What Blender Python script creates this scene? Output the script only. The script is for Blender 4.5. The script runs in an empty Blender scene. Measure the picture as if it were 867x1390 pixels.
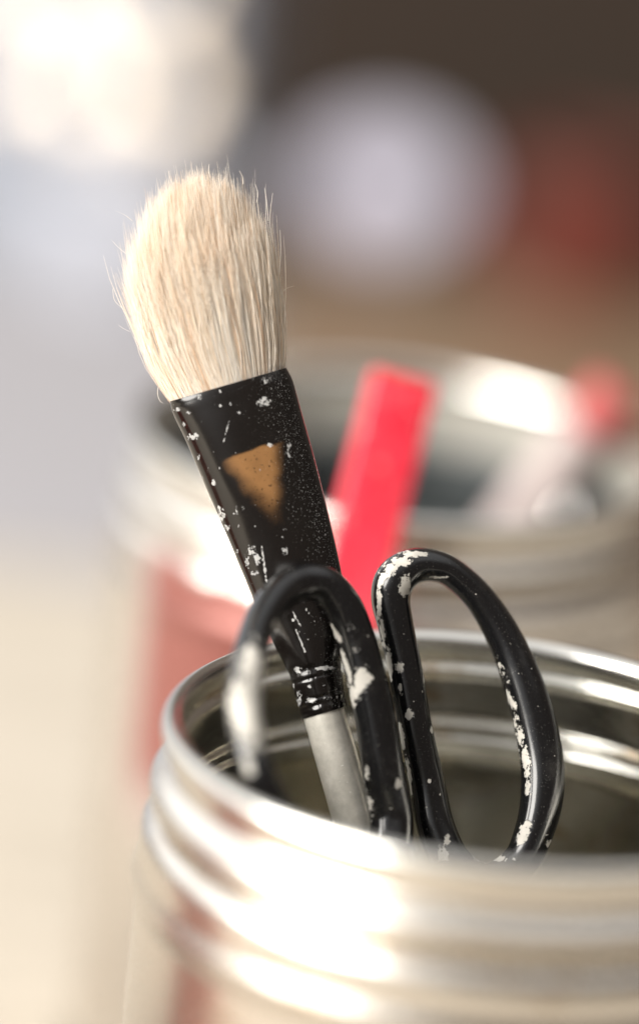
import bpy, math, random
import numpy as np
from mathutils import Vector, Matrix, noise
random.seed(7)
rng = np.random.default_rng(7)
S = bpy.context.scene
COL = S.collection
MM = 0.001

# ------------------------------------------------------------------ camera
PITCH, ROLL, FL = math.radians(17.157), math.radians(5.994), 160.0
H = 130.0                                        # height of the tins, mm
CAM = np.array([-30.27, -603.95, H + 224.86])
F = np.array([0, math.cos(PITCH), -math.sin(PITCH)])
R0 = np.array([1.0, 0, 0]); U0 = np.cross(R0, F)
R_ = math.cos(ROLL) * R0 + math.sin(ROLL) * U0
U_ = -math.sin(ROLL) * R0 + math.cos(ROLL) * U0
K = FL * 1300 / 36
FOC = 667.0

def at(px, py, off=0.0):
    """point in the place (mm) seen at a photo position, off mm beyond the focal plane"""
    d = FOC + off
    return CAM + d * (F + R_ * (px - 433.5) / K + U_ * (650 - py) / K)

cd = bpy.data.cameras.new("camera")
cam = bpy.data.objects.new("camera", cd); COL.objects.link(cam)
M = Matrix.Identity(4)
for i in range(3):
    M[i][0], M[i][1], M[i][2], M[i][3] = R_[i], U_[i], -F[i], CAM[i] * MM
cam.matrix_world = M
cd.sensor_fit = 'VERTICAL'; cd.sensor_height = 1390 / K * FL; cd.lens = FL
cd.shift_y = -45 / 1390
cd.clip_start = 0.05; cd.clip_end = 100
cd.dof.use_dof = True; cd.dof.focus_distance = (FOC - 1.5) * MM; cd.dof.aperture_fstop = FL / 50.0
S.camera = cam

# ------------------------------------------------------------------ object helpers
def link(o, parent=None):
    COL.objects.link(o)
    if parent is not None:
        o.parent = parent
        o.matrix_parent_inverse = Matrix.Translation(-Vector(parent.location))
    return o

def empty(name, loc, label, cat, group=None):
    o = bpy.data.objects.new(name, None); COL.objects.link(o)
    o.empty_display_size = 0.01
    o.location = Vector([c * MM for c in loc])
    o['label'] = label; o['category'] = cat
    if group: o['group'] = group
    return o

def mesh(name, V, Fc, mat, parent=None, smooth=True, attrs=None, label=None):
    V = np.asarray(V, float) * MM
    m = bpy.data.meshes.new(name)
    m.from_pydata(V.tolist(), [], Fc)
    m.update()
    if smooth:
        m.polygons.foreach_set('use_smooth', [True] * len(m.polygons))
    for k, a in (attrs or {}).items():
        at_ = m.attributes.new(k, 'FLOAT', 'POINT'); at_.data.foreach_set('value', np.asarray(a, np.float32))
    m.materials.append(mat)
    o = bpy.data.objects.new(name, m)
    if label: o['label'] = label
    return link(o, parent)

def grid_faces(n, m, closed_u=False, closed_v=True):
    """n rings of m points"""
    Fc = []
    for i in range(n if closed_u else n - 1):
        a = i * m; b = ((i + 1) % n) * m
        for j in range(m if closed_v else m - 1):
            k = (j + 1) % m
            Fc.append((a + j, a + k, b + k, b + j))
    return Fc

def lathe(name, prof, mat, parent=None, c=(0, 0, 0), seg=224, wob=0.0, **kw):
    V = []
    for (r, z) in prof:
        for j in range(seg):
            t = 2 * math.pi * j / seg
            rr = r + wob * (math.sin(3 * t + z * .21) + .6 * math.sin(7 * t + z * .5))
            V.append((c[0] + rr * math.cos(t), c[1] + rr * math.sin(t), c[2] + z))
    n = len(prof)
    # faces wound so that normals point to the left of the profile's direction of travel
    Fc = []
    for i in range(n - 1):
        for j in range(seg):
            k = (j + 1) % seg
            Fc.append((i * seg + j, i * seg + k, (i + 1) * seg + k, (i + 1) * seg + j))
    return mesh(name, V, Fc, mat, parent, **kw)

def smooth_prof(pts, n=6):
    """Catmull-Rom through 2D/nd points"""
    P = [np.array(p, float) for p in pts]
    P = [2 * P[0] - P[1]] + P + [2 * P[-1] - P[-2]]
    out = []
    for i in range(1, len(P) - 2):
        for k in range(n):
            t = k / n
            out.append(cr(P[i - 1], P[i], P[i + 1], P[i + 2], t))
    out.append(P[-2])
    return np.array(out)

def cr(a, b, c, d, t):
    return .5 * ((2 * b) + (c - a) * t + (2 * a - 5 * b + 4 * c - d) * t * t + (3 * b - a - 3 * c + d) * t ** 3)

def closed_curve(pts, n=20):
    P = [np.array(p, float) for p in pts]; L = len(P); out = []
    for i in range(L):
        for k in range(n):
            out.append(cr(P[i - 1], P[i], P[(i + 1) % L], P[(i + 2) % L], k / n))
    return np.array(out)

# ------------------------------------------------------------------ material helpers
def new_mat(name):
    m = bpy.data.materials.new(name); m.use_nodes = True
    nt = m.node_tree
    for n in list(nt.nodes): nt.nodes.remove(n)
    out = nt.nodes.new('ShaderNodeOutputMaterial')
    b = nt.nodes.new('ShaderNodeBsdfPrincipled')
    nt.links.new(b.outputs[0], out.inputs[0])
    return m, nt, b, out

def N(nt, t, **kw):
    n = nt.nodes.new(t)
    for k, v in kw.items():
        if k in n.inputs: n.inputs[k].default_value = v
        else: setattr(n, k, v)
    return n

def noise_tex(nt, scale, detail=4, rough=.55, obj=True, vec=None, dist=0.0):
    n = N(nt, 'ShaderNodeTexNoise'); n.inputs['Scale'].default_value = scale
    n.inputs['Detail'].default_value = detail; n.inputs['Roughness'].default_value = rough
    n.inputs['Distortion'].default_value = dist
    if vec is None:
        tc = N(nt, 'ShaderNodeTexCoord'); vec = tc.outputs['Object']
    nt.links.new(vec, n.inputs['Vector'])
    return n.outputs['Fac']

def math_n(nt, op, a, b=None, c=None, clamp=False):
    n = nt.nodes.new('ShaderNodeMath'); n.operation = op; n.use_clamp = clamp
    for i, v in enumerate((a, b, c)):
        if v is None: continue
        if hasattr(v, 'is_linked'): nt.links.new(v, n.inputs[i])
        else: n.inputs[i].default_value = v
    return n.outputs[0]

def ramp(nt, fac, stops):
    r = nt.nodes.new('ShaderNodeValToRGB')
    el = r.color_ramp.elements
    while len(el) < len(stops): el.new(.5)
    for e, (p, c) in zip(el, stops):
        e.position = p; e.color = (*c, 1) if len(c) == 3 else c
    nt.links.new(fac, r.inputs[0])
    return r.outputs[0]

def step(nt, fac, lo, hi):
    n = nt.nodes.new('ShaderNodeMapRange'); n.interpolation_type = 'SMOOTHSTEP'
    nt.links.new(fac, n.inputs['Value'])
    n.inputs['From Min'].default_value = lo; n.inputs['From Max'].default_value = hi
    return n.outputs['Result']

def mixc(nt, fac, a, b):
    n = nt.nodes.new('ShaderNodeMix'); n.data_type = 'RGBA'
    for i, v in ((0, fac), (6, a), (7, b)):
        if hasattr(v, 'is_linked'): nt.links.new(v, n.inputs[i])
        elif i == 0: n.inputs[0].default_value = v
        else: n.inputs[i].default_value = (*v, 1)
    return n.outputs[2]

def attr(nt, name):
    n = nt.nodes.new('ShaderNodeAttribute'); n.attribute_name = name
    return n.outputs['Fac']

def bump(nt, b, h, strength=.2, dist=.0003):
    n = nt.nodes.new('ShaderNodeBump'); n.inputs['Strength'].default_value = strength
    n.inputs['Distance'].default_value = dist
    nt.links.new(h, n.inputs['Height']); nt.links.new(n.outputs[0], b.inputs['Normal'])

def plain(name, col, rough=.5, metal=0.0, var=.12, scale=60, coat=0.0, bmp=0.0):
    m, nt, b, o = new_mat(name)
    f = noise_tex(nt, scale, 5)
    c = ramp(nt, f, [(.3, tuple(x * (1 - var) for x in col)), (.7, tuple(min(1, x * (1 + var)) for x in col))])
    nt.links.new(c, b.inputs['Base Color'])
    b.inputs['Roughness'].default_value = rough; b.inputs['Metallic'].default_value = metal
    b.inputs['Coat Weight'].default_value = coat
    if bmp: bump(nt, b, noise_tex(nt, scale * 6, 4), bmp)
    return m

def tin_mat(name, c0, c1, r0, r1, stain=.55):
    m, nt, b, o = new_mat(name)
    tc = N(nt, 'ShaderNodeTexCoord'); mp = N(nt, 'ShaderNodeMapping')
    nt.links.new(tc.outputs['Object'], mp.inputs[0]); mp.inputs['Scale'].default_value = (1, 1, 2.2)
    f = noise_tex(nt, 45, 6, .65, vec=mp.outputs[0])
    g = noise_tex(nt, 420, 4, .6, vec=mp.outputs[0])
    st = step(nt, f, stain, stain + .12)
    c = mixc(nt, st, c0, c1)
    nt.links.new(c, b.inputs['Base Color'])
    b.inputs['Metallic'].default_value = 1.0
    rr = math_n(nt, 'MULTIPLY_ADD', g, r1 - r0, r0)
    rr = math_n(nt, 'MULTIPLY_ADD', st, .05, rr, clamp=True)
    nt.links.new(rr, b.inputs['Roughness'])
    bump(nt, b, g, .05, .0002)
    return m

TIN = tin_mat('tin_outside', (.66, .62, .565), (.52, .44, .36), .20, .32, .56)
TIN_IN = tin_mat('tin_inside', (.68, .66, .60), (.46, .34, .21), .10, .26, .57)
RIM = tin_mat('tin_rim', (.76, .74, .69), (.60, .50, .37), .15, .27, .62)

# black plastic with worn paint splatters
def black_paint(name, base, gloss, paint_attr=True, dust=False):
    m, nt, b, o = new_mat(name)
    n1 = noise_tex(nt, 700, 6, .7)
    fine = noise_tex(nt, 2600, 3, .6)
    mid = noise_tex(nt, 160, 4, .6)
    pa = attr(nt, 'paint')
    n3 = noise_tex(nt, 2200, 5, .7)
    nn = math_n(nt, 'ADD', math_n(nt, 'MULTIPLY', math_n(nt, 'SUBTRACT', n1, .5), 3.4 if dust else 2.5), math_n(nt, 'MULTIPLY', math_n(nt, 'SUBTRACT', n3, .5), 2.6 if dust else 1.2))
    v = math_n(nt, 'ADD', nn, math_n(nt, 'MINIMUM', pa, .36 if dust else .9))
    thick = math_n(nt, 'MULTIPLY', step(nt, v, .16, .52 if dust else .36), .62 if dust else 1.0)
    # thin chalky film where paint has been wiped, and stray specks
    film = math_n(nt, 'MULTIPLY', step(nt, mid, .54, .74), .03 if not dust else .004)
    sp = step(nt, fine, .735, .775)
    sp2 = step(nt, noise_tex(nt, 900, 2, .5), .74, .77)
    if dust:
        d = attr(nt, 'dust')
        tiny = noise_tex(nt, 5200, 2, .5)
        thr = math_n(nt, 'MULTIPLY_ADD', d, -.17, .80)
        grain = step(nt, math_n(nt, 'SUBTRACT', tiny, thr), 0.0, .05)
        sp = math_n(nt, 'MAXIMUM', math_n(nt, 'MULTIPLY', grain, .42), math_n(nt, 'MULTIPLY', sp, .8))
    else:
        sp = math_n(nt, 'MAXIMUM', math_n(nt, 'MULTIPLY', sp, .45), math_n(nt, 'MULTIPLY', step(nt, noise_tex(nt, 4600, 2, .5), .66, .76), .22))
    sp = math_n(nt, 'MAXIMUM', sp, math_n(nt, 'MULTIPLY', sp2, .4 if dust else .8))
    tot = math_n(nt, 'MAXIMUM', math_n(nt, 'MAXIMUM', thick, sp), film)
    pc = ramp(nt, mid, [(.35, (.34, .34, .34)), (.6, (.58, .57, .55))] if dust else [(.35, (.36, .34, .30)), (.6, (.56, .53, .47))])
    bc = base
    if dust:
        warm_refl = step(nt, math_n(nt, 'MULTIPLY_ADD', math_n(nt, 'SUBTRACT', n1, .5), .35, attr(nt, 'warm_refl')), .0, 1.0)
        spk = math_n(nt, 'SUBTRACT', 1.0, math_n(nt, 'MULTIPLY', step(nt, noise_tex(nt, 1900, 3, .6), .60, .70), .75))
        warm_refl = math_n(nt, 'MULTIPLY', warm_refl, math_n(nt, 'MULTIPLY', spk, math_n(nt, 'MULTIPLY_ADD', mid, 1.0, .5), clamp=True))
        bc = mixc(nt, warm_refl, base, (.19, .095, .036))  # warm reflection put into the ferrule's colour
    c = mixc(nt, tot, bc, pc)
    nt.links.new(c, b.inputs['Base Color'])
    r = math_n(nt, 'MULTIPLY_ADD', tot, .45, math_n(nt, 'MULTIPLY_ADD', mid, .12, gloss), clamp=True)
    nt.links.new(r, b.inputs['Roughness'])
    b.inputs['Specular IOR Level'].default_value = .55
    hh = math_n(nt, 'ADD', math_n(nt, 'MULTIPLY', thick, 1.0), math_n(nt, 'MULTIPLY', n1, .12))
    bump(nt, b, hh, .35, .00012)
    return m

SCI = black_paint('scissor_plastic', (.005, .005, .0055), .10)
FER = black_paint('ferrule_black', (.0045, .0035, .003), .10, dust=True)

def bristle_mat():
    m, nt, b, o = new_mat('goat_hair')
    t = attr(nt, 'tone')
    c = ramp(nt, t, [(0, (.86, .66, .48)), (.3, (.97, .88, .76)), (1, (.98, .95, .90))])
    nt.links.new(c, b.inputs['Base Color'])
    b.inputs['Roughness'].default_value = .42
    b.inputs['Specular IOR Level'].default_value = .4
    tr = nt.nodes.new('ShaderNodeBsdfTranslucent'); nt.links.new(c, tr.inputs[0])
    mx = nt.nodes.new('ShaderNodeMixShader'); mx.inputs[0].default_value = .56
    nt.links.new(b.outputs[0], mx.inputs[1]); nt.links.new(tr.outputs[0], mx.inputs[2])
    nt.links.new(mx.outputs[0], o.inputs[0])
    return m
HAIR = bristle_mat()

# ------------------------------------------------------------------ setting
def box(name, x0, x1, y0, y1, z0, z1, mat, parent=None, bev=1.5, **kw):
    import bmesh
    bm = bmesh.new(); bmesh.ops.create_cube(bm, size=1)
    for v in bm.verts:
        v.co = Vector((x0 + (v.co.x + .5) * (x1 - x0), y0 + (v.co.y + .5) * (y1 - y0), z0 + (v.co.z + .5) * (z1 - z0)))
    if bev: bmesh.ops.bevel(bm, geom=bm.edges[:], offset=bev, segments=3, affect='EDGES')
    bm.verts.index_update()
    V = [tuple(v.co) for v in bm.verts]; Fc = [[v.index for v in f.verts] for f in bm.faces]
    bm.free()
    return mesh(name, V, Fc, mat, parent, smooth=False, **kw)

def wood(name, a, b_, scale=8, rough=.55):
    m, nt, b, o = new_mat(name)
    tc = N(nt, 'ShaderNodeTexCoord'); mp = N(nt, 'ShaderNodeMapping')
    nt.links.new(tc.outputs['Object'], mp.inputs[0]); mp.inputs['Scale'].default_value = (1, 9, 9)
    f = noise_tex(nt, scale, 7, .6, vec=mp.outputs[0], dist=.6)
    nt.links.new(ramp(nt, f, [(.3, a), (.7, b_)]), b.inputs['Base Color'])
    b.inputs['Roughness'].default_value = rough; b.inputs['Specular IOR Level'].default_value = .15
    return m
t = box('table_surface', -900, 900, -900, 765, -30, 0, wood('pale_table', (.42, .37, .30), (.52, .465, .39), rough=.8), bev=3)
t['kind'] = 'structure'
fl = mesh('floor', [(-9000, -3000, -750), (9000, -3000, -750), (9000, 15000, -750), (-9000, 15000, -750)], [(0, 1, 2, 3)],
          wood('brown_floor', (.027, .0150, .0075), (.044, .0245, .0125), 1.5), smooth=False)
fl['kind'] = 'structure'

# ------------------------------------------------------------------ tins
def fillet(pts, n=5): return [tuple(p) for p in smooth_prof(pts, n)]
OUT_PROF = [(51.2, 0), (52.4, 1.0), (52.4, 3.0), (51.6, 4.5), (51.7, 50), (51.8, 98), (51.9, 101.5), (52.5, 103.2), (52.8, 104.8), (52.4, 106.4),
            (52.05, 107.8), (52.0, 109.8), (51.9, 111.6), (51.3, 113.3), (49.9, 114.5), (48.5, 115.0), (48.1, 115.4)]
BEAD_PROF = [(48.1, 115.4), (49.2, 116.0), (50.7, 117.2), (51.2, 118.9), (50.7, 120.6), (49.3, 121.8), (48.3, 122.7), (48.1, 124.4), (48.2, 126.3)]
RIM_PROF = [(48.2, 126.3), (48.7, 126.5), (49.8, 127.2), (50.2, 128.5), (49.8, 129.6), (48.9, 130.1), (47.8, 129.8), (47.1, 128.9), (46.9, 127.4), (47.3, 126.3)]
IN_PROF = [(47.3, 126.3), (47.5, 125.2), (46.5, 124.4), (46.3, 123.6), (47.1, 122.8), (47.3, 121.6), (47.3, 115.8),
           (46.4, 115.2), (46.2, 114.4), (46.9, 113.7), (47.0, 112.9), (46.4, 112.2), (46.6, 111.3), (48.4, 110.2), (50.4, 108.6), (51.0, 106), (51.0, 5), (50.0, 1.6), (0.01, 1.5)]
def make_tin(label, cat='tin', group=None):
    r = empty('tin_can', (0, 0, 0), label, cat, group)
    lathe('body', fillet(OUT_PROF), TIN, r, wob=.02)
    lathe('bead', fillet(BEAD_PROF), TIN, r, wob=.02)
    lathe('rim', fillet(RIM_PROF), RIM, r, wob=.02)
    lathe('inner_wall', fillet(IN_PROF, 4), TIN_IN, r, wob=.02)
    lathe('base', [(51.2, 0.0), (50, 1.0), (.01, 1.0)], TIN, r)
    return r
GT = 'open tins holding studio tools'
tin = make_tin('shiny open tin in front holding the bristle brush and black scissors', group=GT)
def copy_thing(src, loc, label):
    c = src.copy(); COL.objects.link(c); c.location = Vector([a * MM for a in loc]); c['label'] = label
    for ch in src.children:
        d = ch.copy(); COL.objects.link(d); d.parent = c; d.matrix_parent_inverse = ch.matrix_parent_inverse
    return c
T2 = (14.42 - 30.27 + 0, 758.79 - 603.95, 0)     # placed relative to the front tin
T2 = (14.42 - 30.27, 154.84, 0)
tin2 = copy_thing(tin, T2, 'blurred open tin standing behind the brush, with sunlit inner wall')

# ------------------------------------------------------------------ paintbrush
AX0 = np.array([310.0, 523.0]); AXD = np.array([128.0, 442.0]); AXD /= np.hypot(*AXD)
PD = np.array([AXD[1], -AXD[0]])                   # to the right, across the brush
PXMM = K / FOC
def bpt(t, s, n):
    """brush frame: t px down the axis from the mouth, s px across, n px towards the viewer"""
    p = AX0 + AXD * t + PD * s
    return at(p[0], p[1], -n / PXMM)

brush = empty('paintbrush', at(*(AX0 + AXD * 1000), 0), 'pale bristled paintbrush with paint-flecked black ferrule leaning in front tin', 'paintbrush')
# ferrule: (t, centre, half width, half depth)
FS = [(-1, 0, 82, 45), (6, .3, 83.2, 45.6), (20, 1.5, 84, 46), (60, 4.5, 80.5, 46), (134, 9, 75.5, 43), (200, 12, 70, 38), (277, 14, 63.5, 33),
      (320, 13.5, 58, 32), (355, 11.5, 50, 32), (382, 9, 42.5, 32), (396, 7, 38.5, 31.5), (404, 5.5, 36.5, 31.5), (430, 3.5, 34, 31), (463, 1.5, 32, 31)]
fs = smooth_prof(FS, 26)
m_ = 220
V = []; paint = []; dust = []; warm_refl = []
BL = [(357, 544, 9, 8), (361, 516, 11, 4.5), (274, 538, 6, 4), (300, 551, 2.5, 2), (262, 592, 7, 5), (301, 700, 6, 8), (308, 716, 5, 5), (297, 690, 3, 4), (290, 655, 3, 4),
      (341, 748, 5, 7), (349, 760, 4.5, 8), (335, 763, 4, 9), (344, 778, 7, 4), (387, 747, 4, 6), (385, 718, 3, 3), (383, 730, 3, 3), (392, 604, 4, 5), (367, 604, 4, 3), (241, 556, 5, 3),
      (407, 910, 14, 4.5), (440, 907, 15, 3), (404, 948, 5, 12), (422, 951, 8, 4), (447, 948, 9, 3), (396, 940, 4, 10), (420, 932, 4, 2), (436, 930, 8, 1.5),
      (372, 845, 2.5, 3), (398, 842, 2, 2), (420, 868, 3, 1.5), (250, 575, 2.5, 4), (322, 748, 2.5, 3), (330, 690, 2, 5), (256, 560, 4, 3), (283, 640, 2.5, 6), (270, 620, 2, 4), (305, 735, 3, 3)]
def seg_d(p, a, b):
    a = np.array(a, float); b = np.array(b, float); t = max(0, min(1, (p - a) @ (b - a) / ((b - a) @ (b - a))))
    return np.hypot(*(p - a - t * (b - a)))
SC = [((295, 527), (325, 562), 1.0), ((311, 572), (303, 602), .8), ((355, 742), (362, 790), 1.3), ((402, 855), (414, 885), 1.1), ((320, 685), (322, 697), 1.2), ((312, 697), (322, 698), 1.0),
      ((390, 610), (393, 620), 1.2), ((345, 610), (338, 645), .0), ((415, 826), (428, 845), .7), ((396, 828), (408, 850), .9)]
TRI = [np.array(p, float) for p in ((302, 622), (379, 598), (382, 728))]  # outline of the reflection painted on the ferrule
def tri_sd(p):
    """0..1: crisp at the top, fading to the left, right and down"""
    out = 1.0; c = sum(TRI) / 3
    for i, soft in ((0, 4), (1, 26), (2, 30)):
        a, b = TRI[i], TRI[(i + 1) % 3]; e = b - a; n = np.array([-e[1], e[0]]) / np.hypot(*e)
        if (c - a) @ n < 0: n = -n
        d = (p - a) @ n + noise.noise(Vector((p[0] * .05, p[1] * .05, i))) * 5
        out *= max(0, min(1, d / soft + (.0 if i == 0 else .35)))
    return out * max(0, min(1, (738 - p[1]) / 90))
for (t, c, w, dd) in fs:
    for j in range(m_):
        a = 2 * math.pi * j / m_
        e = 2 / 2.7 if t < 300 else 2 / (2.7 - .7 * min(1, (t - 300) / 95))
        ca, sa = math.cos(a), math.sin(a)
        x = math.copysign(abs(ca) ** e, ca); y = math.copysign(abs(sa) ** e, sa)
        k = 1.0
        for tc_, wd in ((401, 5), (413, 2.2), (441, 2.2), (450, 4)):      # crimped rings
            g = math.exp(-((t - tc_) / wd) ** 2)
            k -= .032 * g * (1 + .6 * (math.sin(a * 9 + tc_) > .2))
        k -= .02 * math.exp(-((t - 463) / 4) ** 2)
        k += .0025 * math.sin(a * 5 + t * .03)
        V.append(bpt(t, c + w * x * k, dd * y * k))
        p = AX0 + AXD * t + PD * (c + w * x)
        if y > -.1:
            v = max(1 - math.hypot((p[0] - bx) / rx, (p[1] - by) / ry) for bx, by, rx, ry in BL)
            for a_, b_, r_ in SC:
                if r_: v = max(v, .95 - .8 * seg_d(p, a_, b_) / r_)
            paint.append(max(-1.2, v))
            s = (c + w * x - c) / w
            dust.append(max(0, min(1, (s + .55) * .75)) * (1 - .4 * (s > .93)))
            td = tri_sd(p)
            warm_refl.append(td * 1.15 - .03 if y > 0 else -1)
        else:
            paint.append(-1.2); dust.append(.4); warm_refl.append(-1)
Fc = grid_faces(len(fs), m_)
nv = len(V)
# inside wall of the mouth
t, c, w, dd = fs[0]
for (tt, kk) in ((-1, .965), (25, .95)):
    for j in range(m_):
        a = 2 * math.pi * j / m_; e = 2 / 2.7; ca, sa = math.cos(a), math.sin(a)
        x = math.copysign(abs(ca) ** e, ca); y = math.copysign(abs(sa) ** e, sa)
        V.append(bpt(tt, w * x * kk, dd * y * kk)); paint.append(-1); dust.append(0); warm_refl.append(-1)
for j in range(m_):
    k = (j + 1) % m_
    Fc.append((j, k, nv + k, nv + j)); Fc.append((nv + j, nv + k, nv + m_ + k, nv + m_ + j))
mesh('ferrule', V, Fc, FER, brush, attrs=dict(paint=paint, dust=dust, warm_refl=warm_refl))

# handle, down to the floor of the tin
m, nt, b, o = new_mat('handle_lacquer')
f1 = noise_tex(nt, 60, 5); f2 = noise_tex(nt, 1500, 3)
nt.links.new(mixc(nt, step(nt, f2, .68, .74), ramp(nt, noise_tex(nt, 330, 6, .7), [(.3, (.50, .48, .42)), (.55, (.64, .61, .54)), (.75, (.74, .71, .64))]), (.85, .83, .78)), b.inputs['Base Color'])
b.inputs['Roughness'].default_value = .32; b.inputs['Metallic'].default_value = .35; b.inputs['Coat Weight'].default_value = .3
bump(nt, b, noise_tex(nt, 260, 5), .25, .0002)
HM = m
tend = 455
while bpt(tend, 0, 0)[2] > 6: tend += 5
hp = smooth_prof([(452, 28), (470, 28.4), (600, 29.5), (800, 30), (1000, 27), (tend - 60, 22), (tend - 8, 18), (tend, 9), (tend + 1, 1)], 8)
V = [bpt(t, .3 + r * math.cos(2 * math.pi * j / 48), r * math.sin(2 * math.pi * j / 48)) for t, r in hp for j in range(48)]
mesh('handle', V, grid_faces(len(hp), 48), HM, brush)

# bristles
def hair_mesh():
    n = 22000
    V = []; Fc = []; tone = []
    def cx(h): return np.interp(h, [0, 60, 120, 190, 240, 300], [-1, -1, 3, 7, 14, 24])
    def hw(h): return np.interp(h, [-20, 0, 30, 60, 100, 160, 200, 300], [78, 80, 86, 92, 98, 104, 106, 106])
    def hd(h): return np.interp(h, [-20, 0, 60, 120, 200, 300], [38, 42, 56, 68, 74, 74])
    SEG = 8
    for i in range(n):
        a = rng.uniform(0, 2 * math.pi)
        rho = math.sqrt(rng.uniform(0, 1)) if i % 3 else rng.uniform(.8, 1) ** .5
        u, v = rho * math.cos(a), rho * math.sin(a)
        if v < -.3 and rho < .8 and rng.uniform() < .5: v = -v
        hend = 116 + 161 * math.sqrt(max(0, 1 - rho ** 2.3)) + rng.normal(0, 11)
        hend -= 14 * max(0, -u)
        stray = rng.uniform() < .035 and rho > .6
        if stray: hend += rng.uniform(2, 26)
        if rng.uniform() < (.34 if rho > .6 else .12): hend *= rng.uniform(.62, 1)
        # locks: neighbouring hairs share a lean
        lock = noise.noise(Vector((u * 5.5, v * 5.5, 3.1))), noise.noise(Vector((u * 5.5, v * 5.5, 9.7)))
        l2 = noise.noise(Vector((u * 16, v * 16, 1.3))), noise.noise(Vector((u * 16, v * 16, 5.3)))
        du = lock[0] * .08 + l2[0] * .05 + rng.normal(0, .03); dv = lock[1] * .06 + l2[1] * .04 + rng.normal(0, .035)
        if stray: du += rng.normal(0, .06) + .09 * u; dv += rng.normal(0, .08)
        cu = rng.normal(0, .03 if i % 7 else .05)
        rad = rng.uniform(.33, .60)
        tn = min(1, max(0, .52 + .42 * l2[0] + .25 * lock[1] + rng.normal(0, .22) + .08 * (u < -.2)))
        base = len(V)
        for k in range(SEG):
            q = k / (SEG - 1); h = -14 + (hend + 14) * q
            hq = max(0, h) / 290
            uu = u + du * hq * 1.6 + cu * math.sin(q * 3.1) ; vv = v + dv * hq * 1.6
            s = cx(h) + hw(h) * uu * (1 if h > 3 else .965); nn = hd(h) * vv
            r = rad * (1 - .12 * q) if q < .7 else rad * (1 - .12 * q) * (1 - (q - .7) / .3 * .75)
            for j in range(3):
                b_ = 2.094 * j + a
                V.append(bpt(-h, s + r * math.cos(b_), nn + r * math.sin(b_)))
                tone.append(tn)
        for k in range(SEG - 1):
            for j in range(3):
                jj = (j + 1) % 3; p0 = base + k * 3; p1 = p0 + 3
                Fc.append((p0 + j, p0 + jj, p1 + jj, p1 + j))
    # a few long flyaway hairs: px polylines read off the photograph
    for pts in ([(372, 335), (366, 300), (370, 262)], [(379, 372), (381, 340), (380, 312)], [(380, 400), (388, 392), (399, 388)], [(180, 300), (170, 292), (157, 286)],
                [(172, 345), (160, 335), (152, 326)], [(168, 420), (156, 408), (153, 392)], [(176, 450), (166, 445), (161, 441)],
                [(236, 547), (219, 546), (214, 530), (222, 512)], [(364, 300), (362, 275), (359, 255)], [(348, 275), (350, 262), (346, 250)], [(285, 240), (283, 232), (284, 223)],
                [(356, 470), (366, 420), (362, 388)], [(386, 440), (387, 420), (383, 395)], [(330, 250), (329, 240), (325, 232)], [(235, 250), (231, 242), (229, 232)]):
        C = smooth_prof(pts, 5); base = len(V)
        for k, p in enumerate(C):
            r = .62 * (1 - .6 * k / len(C))
            for j in range(3):
                V.append(at(p[0] + r * math.cos(2.094 * j), p[1], -(r * math.sin(2.094 * j)) / PXMM - 1.5)); tone.append(.8)
        for k in range(len(C) - 1):
            for j in range(3):
                jj = (j + 1) % 3; p0 = base + k * 3; p1 = p0 + 3
                Fc.append((p0 + j, p0 + jj, p1 + jj, p1 + j))
    return V, Fc, tone
V, Fc, tone = hair_mesh()
mesh('bristles', V, Fc, HAIR, brush, attrs=dict(tone=tone))

# ------------------------------------------------------------------ scissors
sc = empty('scissors', at(640, 1900, -8), 'black handled scissors splashed with white paint, finger loops rising from front tin', 'scissors')
def sweep(name, pts, closed, mat, parent, blobs=(), m=56, n=22, ex=2.15, ridge=0.0):
    """pts: px, py, off, half width px, half depth px"""
    C = closed_curve(pts, n) if closed else smooth_prof(pts, n)
    P = np.array([at(c[0], c[1], c[2]) for c in C])
    L = len(P); V = []; pa = []
    Bc = [(at(b[0], b[1], b[2]), b[3] * 1.2 / PXMM, b[4] * 1.1 / PXMM, math.radians(b[5]) if len(b) > 5 else 0) for b in blobs]
    for i in range(L):
        a, b_ = (P[i - 1], P[(i + 1) % L]) if closed else (P[max(0, i - 1)], P[min(L - 1, i + 1)])
        T = b_ - a; T /= np.linalg.norm(T)
        Wd = np.cross(T, F); Wd /= np.linalg.norm(Wd); D = np.cross(Wd, T)
        w = C[i][3] / PXMM; d = C[i][4] / PXMM
        for j in range(m):
            q = 2 * math.pi * j / m; cc, ss = math.cos(q), math.sin(q); e = 2 / ex
            x = math.copysign(abs(cc) ** e, cc); y = math.copysign(abs(ss) ** e, ss)
            # thin moulding seam along the outside
            k = 1 + ridge * math.exp(-(y / .10) ** 2)
            V.append(P[i] + Wd * w * x * k + D * d * y)
            v = -1.0
            for (bc, rx, ry, an) in Bc:
                dl = V[-1] - bc; X = dl @ R_; Y = dl @ U_; Z = dl @ F
                X, Y = X * math.cos(an) - Y * math.sin(an), X * math.sin(an) + Y * math.cos(an)
                v = max(v, 1 - math.sqrt((X / rx) ** 2 + (Y / ry) ** 2 + (Z / (rx + ry + 1)) ** 2))
            pa.append(v)
    Fc = grid_faces(L, m, closed_u=closed)
    if not closed:
        Fc.append(tuple(range(m))[::-1]); Fc.append(tuple(range((L - 1) * m, L * m)))
    return mesh(name, V, Fc, mat, parent, attrs=dict(paint=pa))
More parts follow.
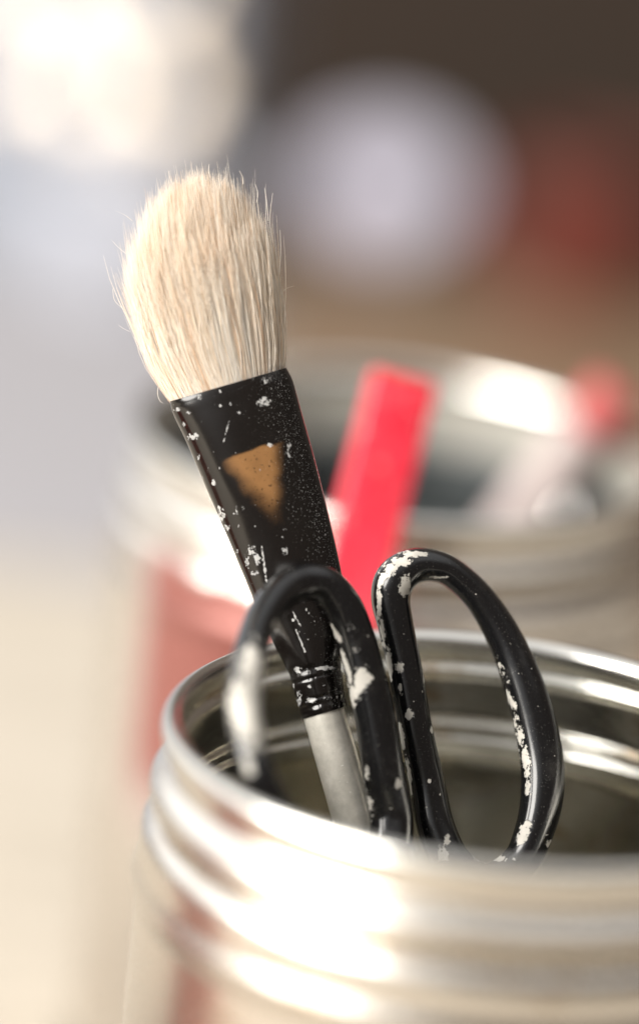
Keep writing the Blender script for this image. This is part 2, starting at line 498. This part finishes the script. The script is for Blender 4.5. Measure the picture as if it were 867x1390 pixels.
RB = [(519, 784, -2, 7, 10, 0), (530, 772, -2, 12, 9, 0), (546, 762, -2, 15, 8, 0), (560, 752, -1, 18, 5, 0), (549, 795, -3, 8, 18, 0), (514, 815, -2, 3.5, 30, 0), (519, 858, -2, 3.5, 24, -6), (528, 900, -2, 4, 24, -6),
      (541, 906, -3, 7, 9, 0), (543, 935, -3, 3, 10, 0), (556, 970, -3, 6, 9, 0), (541, 992, -3, 8, 3, 0), (545, 1000, -2, 3.5, 22, -8), (555, 1050, -2, 3, 30, -8), (600, 1158, -3, 8, 16, 0), (606, 1140, -3, 5, 10, 0),
      (652, 845, -2, 7, 14, -30), (661, 862, -2, 7, 12, -25), (673, 888, -2, 6, 12, -25), (682, 915, -2, 7, 22, -22), (694, 955, -2, 7, 28, -18), (705, 995, -2, 6.5, 30, -14), (713, 1035, -2, 6.5, 28, -8), (716, 1070, -3, 5, 14, 0),
      (713, 1128, -3, 7, 14, 25), (706, 1140, -3, 6, 8, 25), (747, 1146, -3, 5, 8, 30), (700, 870, -3, 3, 3, 0), (738, 985, -3, 3, 2, 0), (726, 935, -3, 2, 6, 0), (595, 784, -2, 14, 2.5, 0), (583, 1060, -3, 3, 3, 0), (612, 1100, -3, 3, 4, 0),
      (565, 842, -2, 2.5, 5, 0), (575, 920, -1, 2, 10, 0), (586, 990, -1, 2.5, 7, 0), (574, 940, -3, 2, 3, 0), (670, 1165, -2, 25, 5, 0)]
RL = [(592, 1125, -1, 25, 24), (579, 1062, 0, 23.5, 24), (564, 992, 0, 22.5, 24), (550, 911, 0, 22.5, 24), (537, 850, 0, 23.5, 25), (530, 813, 0, 26, 26), (537, 786, 0, 27, 27), (560, 769, 1, 24, 27), (590, 768, 2, 21, 27),
      (618, 781, 3, 20, 27), (655, 818, 4, 21, 27), (689, 876, 4, 24, 27), (717, 950, 3, 27.5, 27), (734, 1025, 2, 29, 27), (735, 1080, 1, 28.5, 27), (724, 1130, 0, 26, 26), (703, 1172, -1, 24, 25), (660, 1197, -2, 24, 24), (618, 1175, -2, 25, 24)]
sweep('finger_loop', RL, True, SCI, sc, RB, n=24, ridge=.03)
LB = [(475, 852, -12, 11, 9, 0), (483, 884, -12, 9, 8, 0), (364, 822, -27, 9, 11, 0), (488, 930, -10, 10, 26, 12), (476, 948, -10, 7, 26, 0), (496, 921, -10, 10, 9, 0), (470, 905, -9, 4, 26, -16), (455, 860, -9, 3.5, 20, -30), (497, 1050, -10, 4, 13, 0),
      (502, 1095, -10, 5, 22, -10), (542, 1062, -10, 6, 9, 0), (375, 850, -22, 7, 7, 0), (440, 770, -16, 12, 3.5, 0), (446, 795, -17, 12, 7, 0), (345, 900, -34, 22, 40, 0), (334, 950, -37, 26, 44, 0), (347, 985, -39, 26, 34, 0), (335, 1035, -42, 10, 22, 0), (353, 930, -38, 13, 40, 0),  # large pale blobs at the left paint in the loop's highlight
      (430, 822, -12, 14, 3, 0), (380, 800, -22, 6, 5, 0)]
LL = [(531, 1118, -6.5, 29, 24), (522, 1060, -6.5, 28.5, 24), (511, 985, -6.5, 27, 24), (497, 920, -6.5, 26, 24), (482, 865, -6.5, 25.5, 24), (465, 822, -7, 25, 24), (438, 794, -8, 25, 24), (408, 792, -10, 24, 24), (379, 808, -14, 23, 25),
      (353, 845, -20, 22, 26), (338, 895, -27, 22, 27), (331, 950, -32, 23, 27), (336, 1005, -35, 23, 27), (352, 1060, -37, 23, 26), (385, 1118, -36, 23, 25), (430, 1165, -30, 24, 24), (480, 1190, -20, 25, 24), (522, 1170, -10, 27, 24)]
sweep('finger_loop', LL, True, SCI, sc, LB, n=24, ridge=.03)
STEEL = tin_mat('blade_steel', (.55, .55, .54), (.35, .33, .30), .2, .35, .6)
# shanks run down inside the tin and cross at the pivot; the blades stand on its floor
sweep('shank', [(600, 1150, -1, 24, 20), (622, 1240, -3, 24, 20), (634, 1330, -5, 26, 17), (640, 1420, -7, 28, 12)], False, SCI, sc, m=40)
sweep('shank', [(535, 1150, -8, 27, 20), (556, 1240, -10, 25, 20), (590, 1330, -13, 26, 17), (612, 1420, -14, 28, 12)], False, SCI, sc, m=40)
sweep('blade', [(638, 1390, -5, 26, 7), (600, 1530, -7, 44, 6), (585, 1700, -9, 36, 5), (572, 1880, -12, 16, 4), (566, 1960, -14, 3, 3)], False, STEEL, sc, m=32)
sweep('blade', [(610, 1390, -14, 26, 7), (612, 1530, -15, 44, 6), (630, 1700, -16, 36, 5), (648, 1880, -18, 16, 4), (654, 1960, -20, 3, 3)], False, STEEL, sc, m=32)
sweep('pivot_screw', [(611, 1500, -23, 20, 12), (611, 1530, -23, 24, 14), (611, 1560, -23, 20, 12)], False, STEEL, sc, m=24)

# ------------------------------------------------------------------ red stick leaning back in the front tin
def stick(name, A, B, w, d, mat, parent=None, wdir=None, bev=.8, **kw):
    """flat bar from A to B (mm), w across, d deep"""
    A = np.array(A, float); B = np.array(B, float); T = (B - A) / np.linalg.norm(B - A)
    Wd = np.cross(T, F) if wdir is None else np.array(wdir, float); Wd -= T * (Wd @ T); Wd /= np.linalg.norm(Wd); D = np.cross(Wd, T)
    L = np.linalg.norm(B - A); V = []
    prof = []
    for (sx, sy) in ((1, 1), (-1, 1), (-1, -1), (1, -1)):
        for k in range(4):
            a0 = {(1, 1): 0, (-1, 1): 90, (-1, -1): 180, (1, -1): 270}[(sx, sy)] + 30 * k
            prof.append((sx * (w / 2 - bev) + bev * math.cos(math.radians(a0)), sy * (d / 2 - bev) + bev * math.sin(math.radians(a0))))
    n = len(prof)
    for (tt, k) in ((0, .9), (bev, 1), (L * .5, 1), (L - bev, 1), (L, .9)):
        for x, y in prof: V.append(A + T * tt + Wd * x * k + D * y * k)
    Fc = grid_faces(5, n); Fc.append(tuple(range(n))[::-1]); Fc.append(tuple(range(4 * n, 5 * n)))
    return mesh(name, V, Fc, mat, parent, smooth=False, **kw)
RED, nt, b, o = new_mat('red_lacquer')
f = noise_tex(nt, 90, 6, .65, dist=.4); g = noise_tex(nt, 420, 5, .7)
c = ramp(nt, f, [(.3, (.58, .018, .040)), (.55, (.74, .032, .060)), (.75, (.82, .08, .11))])
c = mixc(nt, math_n(nt, 'MULTIPLY', step(nt, g, .60, .68), .6), c, (.78, .55, .50))
nt.links.new(c, b.inputs['Base Color']); nt.links.new(math_n(nt, 'MULTIPLY_ADD', f, .5, .15), b.inputs['Roughness']); b.inputs['Coat Weight'].default_value = .3
LE = at(499, 708, 72)                              # where it leans on the rear tin's rim
BB = np.array([-41.0, 64.0, 2.0])
dv = LE - BB; TT = LE + dv / np.linalg.norm(dv) * 26
print('stick', LE, TT, [433.5 + K * ((TT - CAM) @ R_) / ((TT - CAM) @ F), 650 - K * ((TT - CAM) @ U_) / ((TT - CAM) @ F)])
print('stick bottom', BB, 'radius', np.hypot(BB[0], BB[1]), 'brush end', bpt(tend, 0, 0))
st = stick('red_stick', TT, BB, 11.5, 3.6, RED, wdir=R_ + F * .15)
st['label'] = 'flat bright red stick leaning back against the rear tin between brush and scissors'; st['category'] = 'stick'

# sunlit neck painted into the rear tin's inner colour, above dark slate
m, nt, b, o = new_mat('painted_sunlit_inside')
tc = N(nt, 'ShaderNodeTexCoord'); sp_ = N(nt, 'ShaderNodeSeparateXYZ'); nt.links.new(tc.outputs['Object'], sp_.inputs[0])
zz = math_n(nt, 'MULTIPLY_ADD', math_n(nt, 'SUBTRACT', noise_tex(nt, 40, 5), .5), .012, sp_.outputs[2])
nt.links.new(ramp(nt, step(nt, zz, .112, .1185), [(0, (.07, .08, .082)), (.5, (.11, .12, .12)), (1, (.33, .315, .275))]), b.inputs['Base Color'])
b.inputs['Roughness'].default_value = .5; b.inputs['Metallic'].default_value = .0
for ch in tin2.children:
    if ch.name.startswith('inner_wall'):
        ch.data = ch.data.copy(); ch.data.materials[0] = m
# and a dull red reflection is painted into its left side's colour
m = tin_mat('red_reflection_tin', (.74, .705, .66), (.56, .49, .42), .22, .34, .56)
nt = m.node_tree; b = [n for n in nt.nodes if n.type == 'BSDF_PRINCIPLED'][0]
tc = N(nt, 'ShaderNodeTexCoord'); sp_ = N(nt, 'ShaderNodeSeparateXYZ'); nt.links.new(tc.outputs['Object'], sp_.inputs[0])
zz = math_n(nt, 'MULTIPLY_ADD', math_n(nt, 'SUBTRACT', noise_tex(nt, 60, 4), .5), .02, sp_.outputs[2])
xx = math_n(nt, 'MULTIPLY_ADD', math_n(nt, 'SUBTRACT', noise_tex(nt, 50, 4), .5), .03, sp_.outputs[0])
mask = math_n(nt, 'MULTIPLY', math_n(nt, 'SUBTRACT', 1.0, step(nt, zz, .110, .1135)), math_n(nt, 'SUBTRACT', 1.0, step(nt, xx, -.012, .012)))
mask = math_n(nt, 'MULTIPLY', mask, math_n(nt, 'MULTIPLY', step(nt, zz, .055, .075), step(nt, sp_.outputs[0], -.047, -.041)))
old = b.inputs['Base Color'].links[0].from_socket
nt.links.new(mixc(nt, mask, old, (.25, .095, .08)), b.inputs['Base Color'])
nt.links.new(math_n(nt, 'SUBTRACT', 1.0, math_n(nt, 'MULTIPLY', mask, .6)), b.inputs['Metallic'])
for ch in tin2.children:
    if ch.name.startswith('body'):
        ch.data = ch.data.copy(); ch.data.materials[0] = m

# ------------------------------------------------------------------ tools in the rear tin
T2a = np.array(T2, float)
def cyl(name, A, B, r0, r1, mat, parent=None, seg=32, extra=None, **kw):
    A = np.array(A, float); B = np.array(B, float); T = (B - A); L = np.linalg.norm(T); T /= L
    X = np.cross(T, (0, .3, 1)); X /= np.linalg.norm(X); Y = np.cross(T, X)
    pr = [(0, .01), (0, r0 * .8), (.5, r0), (L - .5, r1), (L, r1 * .8), (L, .01)] if extra is None else [(a * L, b) for a, b in extra]
    V = [A + T * t + r * (X * math.cos(2 * math.pi * j / seg) + Y * math.sin(2 * math.pi * j / seg)) for t, r in pr for j in range(seg)]
    return mesh(name, V, grid_faces(len(pr), seg), mat, parent, **kw)
def leaning(px, py, off, foot):
    return at(px, py, off), T2a + np.array(foot, float)
A, B = leaning(838, 527, 146, (-40, 4, 6))
pb = empty('paintbrush', B, 'blurred slim brush with pinkish red tip leaning right in rear tin', 'paintbrush')
D_ = A - B
cyl('handle', B, B + D_ * .935, 4.0, 5.0, plain('pale_handle', (.46, .38, .36), .35, coat=.3), pb)
cyl('tip', B + D_ * .933, A, 5.1, 5.1, plain('faded_red', (.42, .09, .085), .8), pb)
A, B = leaning(806, 604, 165, (8, 18, 6))
spn = empty('spoon', B, 'blurred shiny round headed spoon, added for its glint, at right edge inside rear tin', 'spoon')
def spoon_head(name, c, nrm, up, a, b, dep, mat, parent=None):
    nrm = np.array(nrm, float); nrm /= np.linalg.norm(nrm); up = np.array(up, float); up -= nrm * (up @ nrm); up /= np.linalg.norm(up); X = np.cross(up, nrm)
    V = []; n = 16; m = 48
    for side in (1, -1):
        for i in range(n):
            r = .01 + .99 * i / (n - 1)
            for j in range(m):
                q = 2 * math.pi * j / m
                V.append(c + X * a * r * math.cos(q) + up * b * r * math.sin(q) + nrm * (dep * (1 - r * r) - (0 if side == 1 else .9 * (1 - r ** 6))))
    Fc = grid_faces(n, m) + [tuple(x + n * m for x in f)[::-1] for f in grid_faces(n, m)]
    for j in range(m): Fc.append((j + (n - 1) * m, (j + 1) % m + (n - 1) * m, (j + 1) % m + (2 * n - 1) * m, j + (2 * n - 1) * m))
    return mesh(name, V, Fc, mat, parent)
LAMP = np.array([-1150.0, -690.0, 720.0])          # the window light, to the left
POL = tin_mat('polished_steel', (.90, .88, .85), (.82, .80, .78), .05, .09, .6)
def glint_dir(p):
    a = CAM - p; a /= np.linalg.norm(a); b = LAMP - p; b /= np.linalg.norm(b)
    n = a + b; return n / np.linalg.norm(n)
spoon_head('bowl', A, glint_dir(A), A - B, 8, 8, .8, plain('glint_satin_steel', (.9, .88, .84), .42, 1.0, var=.05), spn)  # added reflector, tilted to mirror the lamp as a blurred glint
cyl('handle', B, A - (A - B) / np.linalg.norm(A - B) * 5, 1.6, 1.6, POL, spn)

# ------------------------------------------------------------------ things far behind
def jar(label, cat, name, x, y, prof, mat, **kw):
    r = empty(name, (x, y, 0), label, cat)
    lathe('body', prof, mat, r, c=(x, y, 0), seg=96)
    return r

def satin(name, c, r=.55):
    return plain(name, c, r, 1.0, var=.05)
def tool(pts_off, a, b_, mat, label, foot, group=None):
    c = at(*pts_off); r = empty('spoon', foot, label, 'spoon', group)
    up = c - np.array(foot, float)
    spoon_head('bowl', c, glint_dir(c), up, a, b_, 1.2, mat, r)
    cyl('handle', foot, c - up / np.linalg.norm(up) * b_ * .95, 1.4, 1.2, mat, r)
LIL = satin('glint_lilac_satin', (.29, .28, .325), .58); CRM = satin('glint_cream_satin', (.60, .51, .41), .34)
bd = box('wooden_board', -58, 420, 330, 755, .4, 10, wood('brown_board', (.17, .112, .068), (.24, .162, .10), 6), bev=2)
bd['label'] = 'brown wooden board lying on the table far behind the tins'; bd['category'] = 'board'
sh = box('paper_sheet', -520, -66, 440, 752, .4, 3, plain('pale_grey_paper', (.34, .325, .335), .8, var=.05), bev=.8)
sh['label'] = 'pale grey sheet lying on the table at the left, out of focus'; sh['category'] = 'sheet'
cb = box('cabinet', -900, -92, 980, 1400, -749, 260, plain('pale_blue_paint', (.40, .43, .50), .6, var=.04), bev=4)
cb['label'] = 'pale blue cabinet blurred in the left background beyond the table'; cb['category'] = 'cabinet'
# small pots behind, with satin spoons added so their glints swell into discs
def pot(name, label, cat, x, y, z, r, h, mat, k=.8):
    p = empty(name, (x, y, z), label, cat)
    lathe('body', fillet([(.01, 0), (r * k, 0), (r * k * 1.02, 1), (r, h * .5), (r * 1.02, h - 1), (r * .98, h), (r * .92, h - 1), (r * .9, h * .5), (r * k * .85, 3), (.01, 2.5)], 4), mat, p, c=(x, y, z), seg=64)
    return p
pot('cup', 'pale blue grey cup of added cream spoons blurred at upper left', 'cup', -98, 742, 3.2, 30, 34, plain('cup_glaze', (.50, .52, .58), .35, coat=.3))
pot('cup', 'small brown cup holding the added lilac spoon behind the bristles', 'cup', -19, 735, 10.2, 9, 10, plain('brown_glaze', (.16, .11, .08), .35, coat=.3))
tool((519, 250, 713), 24, 17, LIL, 'round pale lilac spoon added for its glint, glowing out of focus beside the bristles', (-19, 735, 13))
for (px, py, a_, lb) in ((222, 118, 9, 'cream spoon added for its glint, lowest and rightmost of the glowing cluster at upper left'), (120, 118, 8.5, 'cream spoon added for its glint, in the middle of the lower row of the upper left cluster'),
                    (18, 92, 8.5, 'cream spoon added for its glint, nearest the left edge in the upper left cluster'), (226, -22, 7.5, 'cream spoon added for its glint, cut by the top edge, right one of the upper left cluster'),
                    (80, -25, 9, 'cream spoon added for its glint, cut by the top edge, left one of the upper left cluster')):
    c = at(px, py, 713)
    tool((px, py, 713), a_ * .97, a_ * .97, CRM, lb, (-98 + (c[0] + 98) * .3, 742, 8), 'cream spoons added as glints at upper left')
pot('red_pot', 'dark red pot blurred on the brown board at right', 'pot', 46, 738, 10.2, 27, 42, plain('red_glaze', (.12, .018, .008), .6))
# red tub standing to the left, seen only as red streaks in the tins
rb = empty('red_tub', (-225, 12, 0), 'red tub beyond the left edge, seen mirrored as red streaks in the tins', 'tub')
lathe('body', fillet([(.01, .5), (42, .5), (43, 2), (46, 80), (47, 86), (46, 87.5), (44.5, 86), (44, 80), (41, 4), (.01, 3)], 4), plain('red_plastic', (.62, .24, .20), .6), rb, c=(-225, 12, 0), seg=64)

# ------------------------------------------------------------------ light
w = bpy.data.worlds.new("World"); S.world = w; w.use_nodes = True
nt = w.node_tree; bg = nt.nodes['Background']
tc = N(nt, 'ShaderNodeTexCoord'); sep = N(nt, 'ShaderNodeSeparateXYZ'); nt.links.new(tc.outputs['Generated'], sep.inputs[0])
left = math_n(nt, 'MULTIPLY', step(nt, sep.outputs['Z'], -.12, .45), step(nt, math_n(nt, 'MULTIPLY', sep.outputs['X'], -1.0), -.05, .75))
top = math_n(nt, 'MULTIPLY', step(nt, sep.outputs['Z'], .55, .92), .5)
br = math_n(nt, 'MAXIMUM', left, top)
col = mixc(nt, br, (.17, .142, .12), (1.9, 1.92, 1.94))
nt.links.new(col, bg.inputs[0]); bg.inputs[1].default_value = 1.0

ld = bpy.data.lights.new('window_light', 'AREA'); ld.shape = 'ELLIPSE'; ld.size = 1.3; ld.size_y = 1.1; ld.energy = 55; ld.color = (1, .96, .90)
lo = bpy.data.objects.new('window_light', ld); COL.objects.link(lo)
lo.location = Vector(LAMP * MM); lo.rotation_euler = (Vector((0, .03, .13)) - lo.location).to_track_quat('-Z', 'Y').to_euler()

S.view_settings.view_transform = 'Standard'; S.view_settings.look = 'None'; S.view_settings.exposure = 0.15; S.view_settings.gamma = 1
S.render.engine = 'CYCLES'
S.cycles.use_denoising = True
S.cycles.max_bounces = 14; S.cycles.diffuse_bounces = 10; S.cycles.glossy_bounces = 6; S.cycles.transmission_bounces = 12
S.cycles.sample_clamp_indirect = 8
